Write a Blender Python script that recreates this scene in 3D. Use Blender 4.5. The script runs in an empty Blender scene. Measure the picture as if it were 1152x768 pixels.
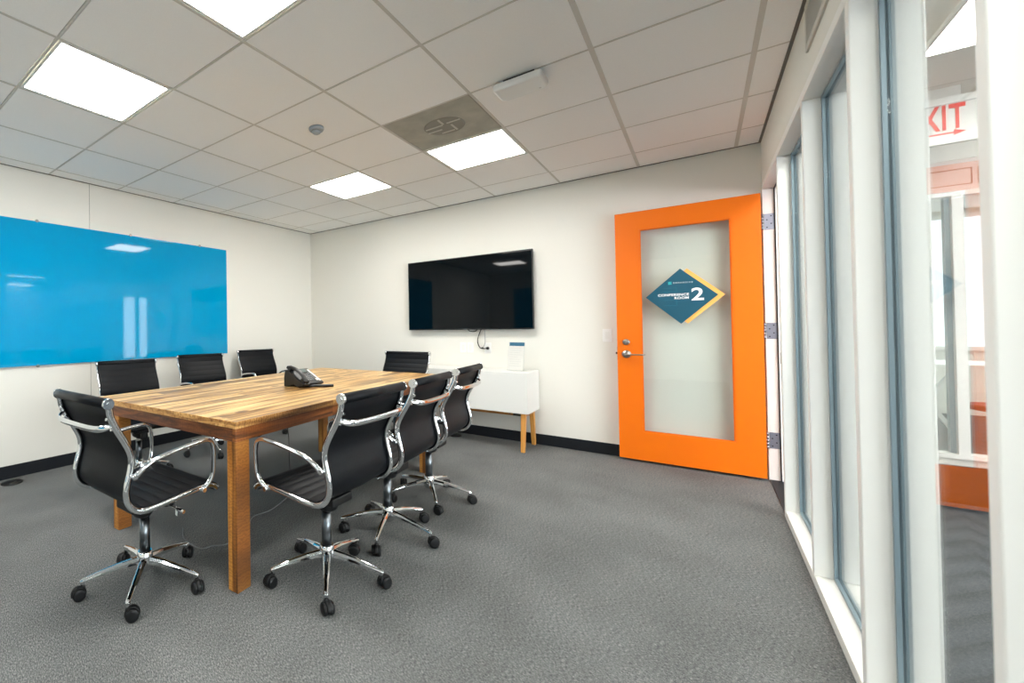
import bpy, bmesh, math, random
from mathutils import Vector, Matrix
random.seed(7)
PI = math.pi
S = bpy.context.scene
COL = S.collection

# ------------------------------------------------------------------ materials
def srgb(r, g, b):
    def f(c):
        c /= 255.0
        return c / 12.92 if c <= 0.04045 else ((c + 0.055) / 1.055) ** 2.4
    return (f(r), f(g), f(b), 1.0)

def mat(name, col=(200, 200, 200), rough=0.5, metal=0.0, emit=None, es=0.0, spec=0.5, coat=0.0, noise=None, bump=None, sheen=0.0):
    m = bpy.data.materials.new(name); m.use_nodes = True
    nt = m.node_tree; b = nt.nodes['Principled BSDF']
    b.inputs['Base Color'].default_value = srgb(*col)
    b.inputs['Roughness'].default_value = rough
    b.inputs['Metallic'].default_value = metal
    b.inputs['Specular IOR Level'].default_value = spec
    b.inputs['Coat Weight'].default_value = coat
    b.inputs['Sheen Weight'].default_value = sheen
    if emit:
        b.inputs['Emission Color'].default_value = srgb(*emit); b.inputs['Emission Strength'].default_value = es
    if noise:       # (scale, colour b, sharpness)
        tc = nt.nodes.new('ShaderNodeTexCoord'); n = nt.nodes.new('ShaderNodeTexNoise')
        n.inputs['Scale'].default_value = noise[0]; n.inputs['Detail'].default_value = 4
        r = nt.nodes.new('ShaderNodeValToRGB')
        r.color_ramp.elements[0].position = 0.5 - noise[2]; r.color_ramp.elements[1].position = 0.5 + noise[2]
        r.color_ramp.elements[0].color = srgb(*col); r.color_ramp.elements[1].color = srgb(*noise[1])
        nt.links.new(tc.outputs['Object'], n.inputs['Vector']); nt.links.new(n.outputs['Fac'], r.inputs['Fac'])
        nt.links.new(r.outputs['Color'], b.inputs['Base Color'])
    if bump:        # (scale, strength, distance)
        tc = nt.nodes.new('ShaderNodeTexCoord'); n = nt.nodes.new('ShaderNodeTexNoise')
        n.inputs['Scale'].default_value = bump[0]; n.inputs['Detail'].default_value = 3
        bp = nt.nodes.new('ShaderNodeBump'); bp.inputs['Strength'].default_value = bump[1]; bp.inputs['Distance'].default_value = bump[2]
        nt.links.new(tc.outputs['Object'], n.inputs['Vector']); nt.links.new(n.outputs['Fac'], bp.inputs['Height'])
        nt.links.new(bp.outputs['Normal'], b.inputs['Normal'])
    return m

def glass_mat(name, tint=(250, 253, 252), rough=0.0, base=0.04):
    m = bpy.data.materials.new(name); m.use_nodes = True
    nt = m.node_tree; nt.nodes.clear()
    out = nt.nodes.new('ShaderNodeOutputMaterial'); mx = nt.nodes.new('ShaderNodeMixShader')
    tr = nt.nodes.new('ShaderNodeBsdfTransparent'); gl = nt.nodes.new('ShaderNodeBsdfGlossy')
    ge = nt.nodes.new('ShaderNodeNewGeometry'); dt = nt.nodes.new('ShaderNodeVectorMath'); dt.operation = 'DOT_PRODUCT'
    nt.links.new(ge.outputs['Incoming'], dt.inputs[0]); nt.links.new(ge.outputs['Normal'], dt.inputs[1])
    def mth(op, a, b=None):
        q = nt.nodes.new('ShaderNodeMath'); q.operation = op
        for i, x in enumerate((a, b)):
            if x is None: continue
            if isinstance(x, (int, float)): q.inputs[i].default_value = x
            else: nt.links.new(x, q.inputs[i])
        return q.outputs[0]
    fres = mth('ADD', mth('MULTIPLY', mth('POWER', mth('SUBTRACT', 1.0, mth('ABSOLUTE', dt.outputs['Value'])), 5.0), 1 - base), base)
    tr.inputs['Color'].default_value = srgb(*tint); gl.inputs['Roughness'].default_value = rough
    nt.links.new(fres, mx.inputs['Fac']); nt.links.new(tr.outputs[0], mx.inputs[1]); nt.links.new(gl.outputs[0], mx.inputs[2])
    nt.links.new(mx.outputs[0], out.inputs['Surface'])
    return m

class NT:
    def __init__(s, name):
        s.m = bpy.data.materials.new(name); s.m.use_nodes = True; s.t = s.m.node_tree; s.b = s.t.nodes['Principled BSDF']
    def n(s, kind, **kw):
        q = s.t.nodes.new('ShaderNode' + kind)
        for k, v in kw.items():
            if k in q.inputs.keys(): q.inputs[k].default_value = v
            else: setattr(q, k, v)
        return q
    def l(s, a, b): s.t.links.new(a, b)
    def math(s, op, a, b=None):
        q = s.t.nodes.new('ShaderNodeMath'); q.operation = op
        for i, x in enumerate((a, b)):
            if x is None: continue
            if isinstance(x, (int, float)): q.inputs[i].default_value = x
            else: s.l(x, q.inputs[i])
        return q.outputs[0]
    def ramp(s, fac, stops):
        r = s.t.nodes.new('ShaderNodeValToRGB'); e = r.color_ramp.elements
        while len(e) < len(stops): e.new(0.5)
        for q, (p, c) in zip(e, stops): q.position = p; q.color = srgb(*c)
        s.l(fac, r.inputs['Fac']); return r.outputs['Color']
    def mix(s, fac, a, b, mode='MIX'):
        q = s.t.nodes.new('ShaderNodeMix'); q.data_type = 'RGBA'; q.blend_type = mode
        for i, x in ((0, fac), (6, a), (7, b)):
            if isinstance(x, (int, float)): q.inputs[i].default_value = x
            elif isinstance(x, tuple): q.inputs[i].default_value = srgb(*x)
            else: s.l(x, q.inputs[i])
        return q.outputs[2]

def wood_mat(name, light, mid, dark, plank=0.1, along='Y', across='X', rough=0.45, sawn=0.0, streak=1.0):
    """reclaimed boards: planks across one axis, grain along the other"""
    k = NT(name)
    tc = k.n('TexCoord'); sp = k.n('SeparateXYZ'); k.l(tc.outputs['Object'], sp.inputs[0])
    ac, al = sp.outputs[across], sp.outputs[along]
    idx = k.math('FLOOR', k.math('DIVIDE', ac, plank))
    # random end joints per plank
    wn0 = k.n('TexWhiteNoise', noise_dimensions='1D'); k.l(idx, wn0.inputs['W'])
    seg = k.math('FLOOR', k.math('DIVIDE', k.math('ADD', al, k.math('MULTIPLY', wn0.outputs['Value'], 3.0)), 1.15))
    wn = k.n('TexWhiteNoise', noise_dimensions='2D')
    cb = k.n('CombineXYZ'); k.l(idx, cb.inputs[0]); k.l(seg, cb.inputs[1]); k.l(cb.outputs[0], wn.inputs['Vector'])
    # grain
    mp = k.n('CombineXYZ')
    k.l(k.math('MULTIPLY', ac, 38.0), mp.inputs[0]); k.l(k.math('ADD', k.math('MULTIPLY', al, 1.6), k.math('MULTIPLY', wn.outputs['Value'], 40.0)), mp.inputs[1])
    k.l(k.math('MULTIPLY', sp.outputs['Z'] if 'Z' not in (along, across) else sp.outputs['X'], 6.0), mp.inputs[2])
    gr = k.n('TexNoise', Scale=1.0, Detail=6.0, Roughness=0.62, Distortion=0.6); k.l(mp.outputs[0], gr.inputs['Vector'])
    mp2 = k.n('CombineXYZ')
    k.l(k.math('MULTIPLY', ac, 13.0), mp2.inputs[0]); k.l(k.math('ADD', k.math('MULTIPLY', al, 0.9), k.math('MULTIPLY', wn.outputs['Value'], 17.0)), mp2.inputs[1])
    bg = k.n('TexNoise', Scale=1.0, Detail=3.0, Roughness=0.5); k.l(mp2.outputs[0], bg.inputs['Vector'])
    c1 = k.ramp(gr.outputs['Fac'], [(0.30, dark), (0.46, mid), (0.60, light), (0.8, tuple(min(255, int(v * 1.06)) for v in light))])
    c2 = k.ramp(bg.outputs['Fac'], [(0.38, (98, 76, 54)), (0.47, (200, 178, 148)), (0.54, (255, 252, 246))])
    c = k.mix(0.75 * streak, c1, c2, 'MULTIPLY')
    tone = k.ramp(wn.outputs['Value'], [(0.0, (158, 136, 108)), (0.25, (236, 226, 208)), (0.6, (255, 252, 246)), (1.0, (246, 236, 214))])
    c = k.mix(0.8, c, tone, 'MULTIPLY')
    # knots
    mp3 = k.n('CombineXYZ'); k.l(k.math('MULTIPLY', ac, 7.0), mp3.inputs[0]); k.l(k.math('MULTIPLY', al, 3.1), mp3.inputs[1])
    if 'Z' not in (along, across): k.l(k.math('MULTIPLY', sp.outputs['Z'], 2.0), mp3.inputs[2])
    vo = k.n('TexVoronoi', Scale=1.0); k.l(mp3.outputs[0], vo.inputs['Vector'])
    kn = k.ramp(vo.outputs['Distance'], [(0.04, (60, 34, 18)), (0.11, (150, 105, 70)), (0.17, (255, 255, 255))])
    c = k.mix(0.8, c, kn, 'MULTIPLY')
    # seams between planks
    fr = k.math('FRACT', k.math('DIVIDE', ac, plank))
    edge = k.math('MINIMUM', fr, k.math('SUBTRACT', 1.0, fr))
    se = k.ramp(edge, [(0.0, (70, 45, 28)), (0.02, (140, 105, 75)), (0.035, (255, 255, 255))])
    c = k.mix(0.7, c, se, 'MULTIPLY')
    h = gr.outputs['Fac']
    if sawn:
        wv = k.n('TexWave', Scale=20.0, Distortion=9.0, Detail=3.0); wv.bands_direction = along if along in 'XYZ' else 'X'
        wv.inputs['Detail Scale'].default_value = 2.0
        k.l(tc.outputs['Object'], wv.inputs['Vector'])
        sw = k.ramp(wv.outputs['Fac'], [(0.15, (150, 112, 80)), (0.5, (240, 225, 205)), (1.0, (255, 255, 255))])
        c = k.mix(sawn, c, sw, 'MULTIPLY')
    k.l(c, k.b.inputs['Base Color']); k.b.inputs['Roughness'].default_value = rough
    bp = k.n('Bump', Strength=0.25, Distance=0.002); k.l(h, bp.inputs['Height']); k.l(bp.outputs['Normal'], k.b.inputs['Normal'])
    return k.m

def carpet_mat(name, a, b, c, ang=0.0, tile=None):
    k = NT(name); tc = k.n('TexCoord')
    mp = k.n('Mapping'); mp.inputs['Rotation'].default_value = (0, 0, ang); k.l(tc.outputs['Object'], mp.inputs['Vector'])
    vec = mp.outputs[0]
    # loop rows
    sp = k.n('SeparateXYZ'); k.l(vec, sp.inputs[0])
    st = k.n('CombineXYZ'); k.l(k.math('MULTIPLY', sp.outputs['X'], 85.0), st.inputs[0]); k.l(k.math('MULTIPLY', sp.outputs['Y'], 300.0), st.inputs[1])
    n1 = k.n('TexNoise', Scale=1.0, Detail=2.0, Roughness=0.6); k.l(st.outputs[0], n1.inputs['Vector'])
    n2 = k.n('TexNoise', Scale=260.0, Detail=2.0); k.l(vec, n2.inputs['Vector'])
    n3 = k.n('TexNoise', Scale=2.2, Detail=4.0); k.l(vec, n3.inputs['Vector'])
    f = k.math('ADD', k.math('MULTIPLY', n1.outputs['Fac'], 0.62), k.math('MULTIPLY', n2.outputs['Fac'], 0.38))
    col = k.ramp(f, [(0.34, a), (0.5, b), (0.66, c)])
    w = k.ramp(n3.outputs['Fac'], [(0.3, (225, 225, 225)), (0.7, (255, 255, 255))])
    col = k.mix(1.0, col, w, 'MULTIPLY')
    if tile:
        # broad diagonal plank pattern (herringbone)
        sx = k.math('MULTIPLY', sp.outputs['X'], 1 / 0.5)
        zig = k.math('ABSOLUTE', k.math('SUBTRACT', k.math('FRACT', sx), 0.5))
        tt = k.math('FRACT', k.math('ADD', k.math('MULTIPLY', sp.outputs['Y'], 4.0), k.math('MULTIPLY', zig, 4.0)))
        band = k.ramp(tt, [(0.0, (170, 170, 170)), (0.1, (235, 235, 235)), (0.5, (255, 255, 255)), (0.9, (205, 205, 205))])
        col = k.mix(1.0, col, band, 'MULTIPLY')
    k.l(col, k.b.inputs['Base Color']); k.b.inputs['Roughness'].default_value = 0.95; k.b.inputs['Specular IOR Level'].default_value = 0.15
    bp = k.n('Bump', Strength=0.6, Distance=0.004); k.l(f, bp.inputs['Height']); k.l(bp.outputs['Normal'], k.b.inputs['Normal'])
    return k.m

M = {}
M['wall'] = mat('painted_wall', (226, 224, 216), 0.85, spec=0.2, bump=(220, 0.05, 0.001))
M['tile'] = mat('ceiling_tile', (252, 252, 251), 0.9, spec=0.1, noise=(160, (248, 248, 247), 0.25), bump=(300, 0.2, 0.001))
M['grid'] = mat('ceiling_grid_metal', (206, 204, 198), 0.5, spec=0.3)
M['tile_gap'] = mat('tile_gap', (110, 108, 104), 0.9)
M['carpet'] = carpet_mat('grey_loop_carpet', (58, 61, 64), (108, 110, 110), (162, 163, 160), ang=0.25)
M['carpet2'] = carpet_mat('dark_plank_carpet', (50, 54, 60), (84, 88, 94), (116, 120, 126), ang=0.2, tile=True)
M['base'] = mat('black_baseboard', (16, 20, 26), 0.55, spec=0.3)
M['light'] = mat('light_diffuser', (255, 255, 255), 0.6, emit=(255, 252, 246), es=1.0)
M['light_frame'] = mat('light_frame', (235, 234, 230), 0.4)
M['mullion'] = mat('white_mullion', (234, 233, 229), 0.4, spec=0.35)
M['header_soffit'] = M['mullion']
M['gasket'] = mat('blue_grey_aluminium_channel', (126, 144, 153), 0.35, metal=0.25)
M['gasket_line'] = mat('rubber_gasket', (60, 74, 82), 0.6)
M['glass'] = glass_mat('clear_glass')
M['board'] = mat('blue_back_painted_glass', (0, 144, 192), 0.04, spec=0.26)
M['steel'] = mat('brushed_steel', (165, 162, 158), 0.28, metal=1.0)
M['steel_plate'] = mat('hinge_steel', (150, 152, 166), 0.4, metal=0.85)
M['screw'] = mat('dark_screw', (50, 50, 55), 0.4, metal=0.8)
M['chrome'] = mat('polished_chrome', (222, 224, 226), 0.07, metal=1.0)
M['chrome_soft'] = mat('satin_chrome', (120, 125, 130), 0.3, metal=1.0)
M['leather'] = mat('black_leatherette', (5, 8, 13), 0.5, spec=0.2, bump=(500, 0.12, 0.001))
M['plastic'] = mat('black_plastic', (8, 10, 13), 0.45, spec=0.4)
M['castor'] = mat('castor_plastic', (10, 11, 13), 0.5, spec=0.35)
M['door'] = mat('orange_paint', (234, 112, 0), 0.42, spec=0.35)
M['tv_frame'] = mat('tv_bezel', (10, 11, 13), 0.3)
M['tv_screen'] = mat('tv_screen', (3, 7, 11), 0.03, spec=0.2)
M['white_lacquer'] = mat('white_lacquer', (226, 226, 222), 0.3, spec=0.4)
M['white_plastic'] = mat('white_plastic', (232, 232, 230), 0.35)
M['grey_line'] = mat('door_gap', (150, 150, 148), 0.7)
M['teal'] = mat('teal_sign', (0, 80, 102), 0.5)
M['teal_line'] = mat('teal_line', (14, 124, 150), 0.4)
M['aqua'] = mat('aqua_logo', (60, 200, 205), 0.4)
M['sign_orange'] = mat('yellow_orange_sign', (250, 186, 96), 0.4)
M['letter'] = mat('white_lettering', (250, 250, 250), 0.4)
M['exit_red'] = mat('exit_red', (214, 36, 22), 0.4, emit=(230, 40, 25), es=0.35)
M['exit_face'] = mat('exit_face', (226, 224, 220), 0.4, emit=(255, 250, 240), es=0.05)
M['vent'] = mat('vent_metal', (196, 193, 184), 0.5)
M['vent_dark'] = mat('vent_shadow', (95, 95, 92), 0.8)
M['dusty'] = mat('dusty_perforated_metal', (150, 148, 138), 0.75, noise=(7, (184, 182, 170), 0.3))
M['dusty_dark'] = mat('dusty_baffle', (142, 140, 130), 0.8)
M['smoke'] = mat('detector_grey', (150, 157, 163), 0.5)
M['card'] = mat('printed_card', (214, 213, 208), 0.6)
M['card_blue'] = mat('card_header', (40, 98, 128), 0.5)
M['card_grey'] = mat('card_text', (196, 196, 192), 0.6)
M['acrylic'] = glass_mat('clear_acrylic')
M['phone'] = mat('phone_black', (10, 12, 15), 0.3)
M['phone_key'] = mat('phone_keys', (112, 116, 118), 0.4)
M['phone_lcd'] = mat('phone_display', (90, 104, 102), 0.2)
M['phone_white'] = mat('phone_label_strip', (214, 214, 208), 0.4)
M['wood_top'] = wood_mat('reclaimed_top', (232, 203, 150), (206, 170, 112), (128, 94, 60), plank=0.118, rough=0.36)
M['wood_edge'] = wood_mat('reclaimed_edge', (228, 186, 120), (200, 150, 88), (126, 86, 48), plank=0.5, along='Y', across='Z', rough=0.5, sawn=0.5)
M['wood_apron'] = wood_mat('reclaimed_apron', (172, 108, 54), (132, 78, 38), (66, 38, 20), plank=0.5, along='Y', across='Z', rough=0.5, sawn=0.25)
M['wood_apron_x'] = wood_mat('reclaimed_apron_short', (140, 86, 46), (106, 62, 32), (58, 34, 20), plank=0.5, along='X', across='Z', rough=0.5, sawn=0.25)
M['wood_leg'] = wood_mat('reclaimed_leg', (226, 168, 86), (196, 134, 62), (118, 74, 32), plank=0.5, along='Z', across='X', rough=0.55, sawn=0.35)
M['oak'] = wood_mat('light_oak', (226, 172, 96), (208, 150, 76), (176, 118, 56), plank=0.4, along='Z', across='X', rough=0.45, streak=0.2)
M['oak_rail'] = wood_mat('light_oak_rail', (196, 140, 74), (176, 120, 60), (150, 98, 46), plank=0.4, along='X', across='Y', rough=0.5, streak=0.2)
M['bracket'] = mat('dark_bracket', (70, 62, 52), 0.5, metal=0.5)
M['redwood'] = wood_mat('brown_laminate', (84, 64, 62), (74, 54, 52), (60, 44, 42), plank=1.0, along='X', across='Z', rough=0.35, streak=0.3)
M['pink'] = mat('pale_laminate', (222, 206, 202), 0.4, noise=(6, (214, 196, 190), 0.3))
M['pink_dark'] = mat('laminate_groove', (150, 110, 100), 0.6)
M['reflected_door_red'] = mat('door_reflection_red', (150, 50, 38), 0.7)  # red of the door's reflection in the glazing, painted onto the chair
M['tag'] = mat('paper_tag', (225, 225, 220), 0.6)
M['cable'] = mat('pale_grey_cable', (120, 122, 124), 0.5)
M['black_cable'] = mat('black_cable', (20, 20, 22), 0.45)
M['frost'] = mat('frosted_film', (226, 234, 240), 0.6)

# ------------------------------------------------------------------ mesh helpers
def box(bm, x0, x1, y0, y1, z0, z1, mi=0):
    vs = [bm.verts.new((x, y, z)) for z in (z0, z1) for y in (y0, y1) for x in (x0, x1)]
    for q in ((0, 2, 3, 1), (4, 5, 7, 6), (0, 1, 5, 4), (2, 6, 7, 3), (0, 4, 6, 2), (1, 3, 7, 5)):
        f = bm.faces.new([vs[i] for i in q]); f.material_index = mi
    return vs

def xbox(bm, Mx, sx, sy, sz, mi=0):
    vs = box(bm, -sx / 2, sx / 2, -sy / 2, sy / 2, -sz / 2, sz / 2, mi)
    for v in vs: v.co = Mx @ v.co
    return vs

def bar(bm, a, b, w, h, up=(0, 0, 1), w2=None, h2=None, mi=0):
    """tapered rectangular bar from a to b"""
    a, b = Vector(a), Vector(b); d = (b - a).normalized(); s = d.cross(Vector(up)).normalized(); u = s.cross(d)
    w2 = w if w2 is None else w2; h2 = h if h2 is None else h2
    vs = []
    for p, ww, hh in ((a, w, h), (b, w2, h2)):
        for i, j in ((-1, -1), (1, -1), (1, 1), (-1, 1)): vs.append(bm.verts.new(p + s * (i * ww / 2) + u * (j * hh / 2)))
    for q in ((0, 1, 2, 3), (7, 6, 5, 4), (0, 4, 5, 1), (1, 5, 6, 2), (2, 6, 7, 3), (3, 7, 4, 0)):
        f = bm.faces.new([vs[i] for i in q]); f.material_index = mi
    return vs

def cyl(bm, a, b, r, r2=None, n=20, mi=0):
    a, b = Vector(a), Vector(b); r2 = r if r2 is None else r2
    d = (b - a).normalized(); t = Vector((1, 0, 0)) if abs(d.x) < 0.9 else Vector((0, 1, 0))
    s = d.cross(t).normalized(); u = d.cross(s)
    R = []
    for p, rr in ((a, r), (b, r2)):
        R.append([bm.verts.new(p + s * (rr * math.cos(2 * PI * i / n)) + u * (rr * math.sin(2 * PI * i / n))) for i in range(n)])
    for i in range(n):
        f = bm.faces.new((R[0][i], R[0][(i + 1) % n], R[1][(i + 1) % n], R[1][i])); f.smooth = True; f.material_index = mi
    f = bm.faces.new(R[0][::-1]); f.material_index = mi
    f = bm.faces.new(R[1]); f.material_index = mi

def lathe(bm, prof, c=(0, 0, 0), n=28, mi=0, axis='Z'):
    """prof: list of (radius, height)"""
    rings = []
    for r, h in prof:
        ring = []
        for i in range(n):
            a = 2 * PI * i / n
            p = (r * math.cos(a), r * math.sin(a), h)
            if axis == 'X': p = (p[2], p[0], p[1])
            if axis == 'Y': p = (p[1], p[2], p[0])
            ring.append(bm.verts.new(Vector(c) + Vector(p)))
        rings.append(ring)
    for q in range(len(rings) - 1):
        for i in range(n):
            f = bm.faces.new((rings[q][i], rings[q][(i + 1) % n], rings[q + 1][(i + 1) % n], rings[q + 1][i])); f.smooth = True; f.material_index = mi
    f = bm.faces.new(rings[0][::-1]); f.material_index = mi
    f = bm.faces.new(rings[-1]); f.material_index = mi

def spline(P, n=8):
    P = [Vector(p) for p in P]; out = []
    for i in range(len(P) - 1):
        p0 = P[i - 1] if i > 0 else P[i] * 2 - P[i + 1]
        p1, p2 = P[i], P[i + 1]
        p3 = P[i + 2] if i + 2 < len(P) else P[i + 1] * 2 - P[i]
        for k in range(n):
            t = k / n
            out.append(0.5 * ((2 * p1) + (p2 - p0) * t + (2 * p0 - 5 * p1 + 4 * p2 - p3) * t * t + (3 * p1 - p0 - 3 * p2 + p3) * t ** 3))
    out.append(P[-1]); return out

def sweep(bm, path, w, h, side=None, n=12, mi=0, smooth=True):
    """elliptical tube; side: fixed vector for the w axis, else parallel transport"""
    rings = []; path = [Vector(p) for p in path]; prev = None
    for i, p in enumerate(path):
        d = (path[min(i + 1, len(path) - 1)] - path[max(i - 1, 0)]).normalized()
        if side is not None: s = Vector(side); s = (s - d * s.dot(d)).normalized()
        else:
            if prev is None:
                t = Vector((0, 0, 1)) if abs(d.z) < 0.9 else Vector((1, 0, 0)); s = d.cross(t).normalized()
            else: s = (prev - d * prev.dot(d)).normalized()
        prev = s; u = s.cross(d)
        rings.append([bm.verts.new(p + s * (w / 2 * math.cos(2 * PI * k / n)) + u * (h / 2 * math.sin(2 * PI * k / n))) for k in range(n)])
    for a, b in zip(rings, rings[1:]):
        for k in range(n):
            f = bm.faces.new((a[k], a[(k + 1) % n], b[(k + 1) % n], b[k])); f.smooth = smooth; f.material_index = mi
    f = bm.faces.new(rings[0][::-1]); f.material_index = mi
    f = bm.faces.new(rings[-1]); f.material_index = mi

def prism(bm, pts, axis, a, b, mi=0):
    """extrude a 2D polygon along an axis ('X','Y','Z') from a to b"""
    def P(q, t):
        return {'X': (t, q[0], q[1]), 'Y': (q[0], t, q[1]), 'Z': (q[0], q[1], t)}[axis]
    A = [bm.verts.new(P(q, a)) for q in pts]; B = [bm.verts.new(P(q, b)) for q in pts]; n = len(pts)
    for i in range(n):
        f = bm.faces.new((A[i], A[(i + 1) % n], B[(i + 1) % n], B[i])); f.material_index = mi
    f = bm.faces.new(A[::-1]); f.material_index = mi
    f = bm.faces.new(B); f.material_index = mi

def new(): return bmesh.new()

def obj(name, bm, mats, parent=None, bevel=0.0, seg=2, loc=(0, 0, 0), rot=(0, 0, 0), kind=None):
    bmesh.ops.recalc_face_normals(bm, faces=bm.faces[:])
    me = bpy.data.meshes.new(name); bm.to_mesh(me); bm.free()
    for m in (mats if isinstance(mats, (list, tuple)) else [mats]): me.materials.append(M[m] if isinstance(m, str) else m)
    o = bpy.data.objects.new(name, me); COL.objects.link(o)
    o.location = loc; o.rotation_euler = rot
    if parent: o.parent = parent
    if bevel:
        md = o.modifiers.new('bevel', 'BEVEL'); md.width = bevel; md.segments = seg; md.limit_method = 'ANGLE'; md.angle_limit = math.radians(40)
        md.harden_normals = False
    if kind: o['kind'] = kind
    return o

def thing(name, label, cat, loc=(0, 0, 0), rz=0.0, group=None):
    o = bpy.data.objects.new(name, None); COL.objects.link(o); o.empty_display_size = 0.1
    o.location = loc; o.rotation_euler = (0, 0, rz); o['label'] = label; o['category'] = cat
    if group: o['group'] = group
    return o

def tag(o, label, cat, group=None):
    o['label'] = label; o['category'] = cat
    if group: o['group'] = group
    return o

def structure(name, label=None, loc=(0, 0, 0)):
    o = bpy.data.objects.new(name, None); COL.objects.link(o); o['kind'] = 'structure'; o.location = loc
    if label: o['label'] = label
    return o

def text_mesh(name, body, size, mt, parent, loc, rot, bold=0.0, extrude=0.0008, align='LEFT', sx=1.0, spacing=1.0):
    cu = bpy.data.curves.new(name, 'FONT'); cu.body = body; cu.size = size; cu.extrude = extrude; cu.offset = bold
    cu.align_x = align; cu.space_character = spacing
    t = bpy.data.objects.new(name + '_tmp', cu); COL.objects.link(t)
    dg = bpy.context.evaluated_depsgraph_get()
    me = bpy.data.meshes.new_from_object(t.evaluated_get(dg))
    bpy.data.objects.remove(t); bpy.data.curves.remove(cu)
    me.name = name; me.materials.clear(); me.materials.append(M[mt])
    o = bpy.data.objects.new(name, me); COL.objects.link(o); o.location = loc; o.rotation_euler = rot; o.scale = (sx, 1, 1)
    if parent: o.parent = parent
    return o

# ------------------------------------------------------------------ room dimensions (metres)
T = 0.6096
XL, XR, YB, YN, H = -1.391, 3.185, 3.468, -3.95, 2.559
MD = 0.135                         # depth of the window-wall frame
CX1, CX2 = XR + MD, 9.2            # open office beyond the glass
YE = 3.55                          # its end partition

# floor
bm = new(); box(bm, XL - 0.1, XR + 0.06, YN - 0.1, YB + 0.1, -0.1, 0.0); obj('floor', bm, 'carpet', kind='structure')
bm = new(); box(bm, XR + 0.06, CX2 + 0.1, YN - 0.1, 8.3, -0.1, 0.0); o = obj('floor', bm, 'carpet2', kind='structure')

# ceiling: tiles with recessed edges, holes left for lights and the diffuser
LIGHTS = [(0, -1), (2, -1), (0, 3), (2, 3), (-1, -4), (2, -5)]
HOLE = set(LIGHTS) | {(2, 2)}
bm = new()
i0, i1 = -3, 5; j0, j1 = -7, 5
for i in range(i0, i1 + 1):
    for j in range(j0, j1 + 1):
        if (i, j) in HOLE: continue
        x0, x1 = max(i * T, XL), min((i + 1) * T, XR); y0, y1 = max(j * T, YN), min((j + 1) * T, YB)
        if x1 - x0 < 0.02 or y1 - y0 < 0.02: continue
        g = 0.0085
        dz = random.uniform(-0.0008, 0.0008)
        vs = box(bm, x0 + g, x1 - g, y0 + g, y1 - g, H + 0.002 + dz, H + 0.02)
box(bm, XL - 0.1, XR + MD, YN - 0.1, YB + 0.1, H + 0.03, H + 0.10, 1)
obj('ceiling', bm, ['tile', 'wall'], kind='structure')
bm = new()
for i in range(i0 + 1, i1 + 1):
    w = 0.0075 if i != 4 and i != 5 else 0.011
    if XL < i * T < XR: box(bm, i * T - w, i * T + w, YN, YB, H + 0.0005, H + 0.012)
for j in range(j0 + 1, j1 + 1):
    if YN < j * T < YB: box(bm, XL, XR, j * T - 0.0055, j * T + 0.0055, H + 0.001, H + 0.0115)
obj('trim_1', bm, 'grid', kind='structure')
bm = new()       # angle moulding round the ceiling edge
box(bm, XL, XL + 0.014, YN, YB, H - 0.002, H + 0.004); box(bm, XL, XR, YB - 0.014, YB, H - 0.002, H + 0.004)
box(bm, XR - 0.014, XR, YN, YB, H - 0.002, H + 0.004)
obj('trim_2', bm, 'tile_gap', kind='structure')

# walls
bm = new()
SEAM = 0.345
box(bm, XL - 0.1, XL, YN - 0.1, SEAM - 0.0022, 0, H + 0.1); box(bm, XL - 0.1, XL, SEAM + 0.0022, YB + 0.1, 0, H + 0.1)
box(bm, XL - 0.1, XL - 0.004, SEAM - 0.01, SEAM + 0.01, 0, H, 1)
obj('wall_left', bm, ['wall', 'tile_gap'], kind='structure')
bm = new(); box(bm, XL - 0.1, XR + MD, YB, YB + 0.1, 0, H + 0.1); obj('wall_back', bm, 'wall', kind='structure')
bm = new(); box(bm, XL - 0.1, XR + MD, YN - 0.1, YN, 0, H + 0.1); obj('wall_rear', bm, 'wall', kind='structure')
bm = new(); box(bm, XL, XL + 0.012, YN, YB, 0, 0.105); obj('baseboard_left', bm, 'base', kind='structure', bevel=0.003)
bm = new(); box(bm, XL, XR - 0.05, YB - 0.012, YB, 0, 0.105); obj('baseboard_back', bm, 'base', kind='structure', bevel=0.003)

# ------------------------------------------------------------------ the glazed wall on the right
HD = 2.19
DOOR_Y0, DOOR_Y1 = 2.585, 3.425
bm = new()
box(bm, XR, XR + MD, YN, YB, HD + 0.04, H + 0.1)
box(bm, XR, XR + MD, DOOR_Y1 + 0.02, YB, 0, HD + 0.04)
obj('wall_right', bm, 'wall', kind='structure')
MUL = [(2.548, 2.585), (1.635, 1.669), (0.782, 0.824), (-0.086, -0.046), (-0.954, -0.914), (-1.82, -1.78), (-2.69, -2.65), (-3.56, -3.52)]
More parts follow.
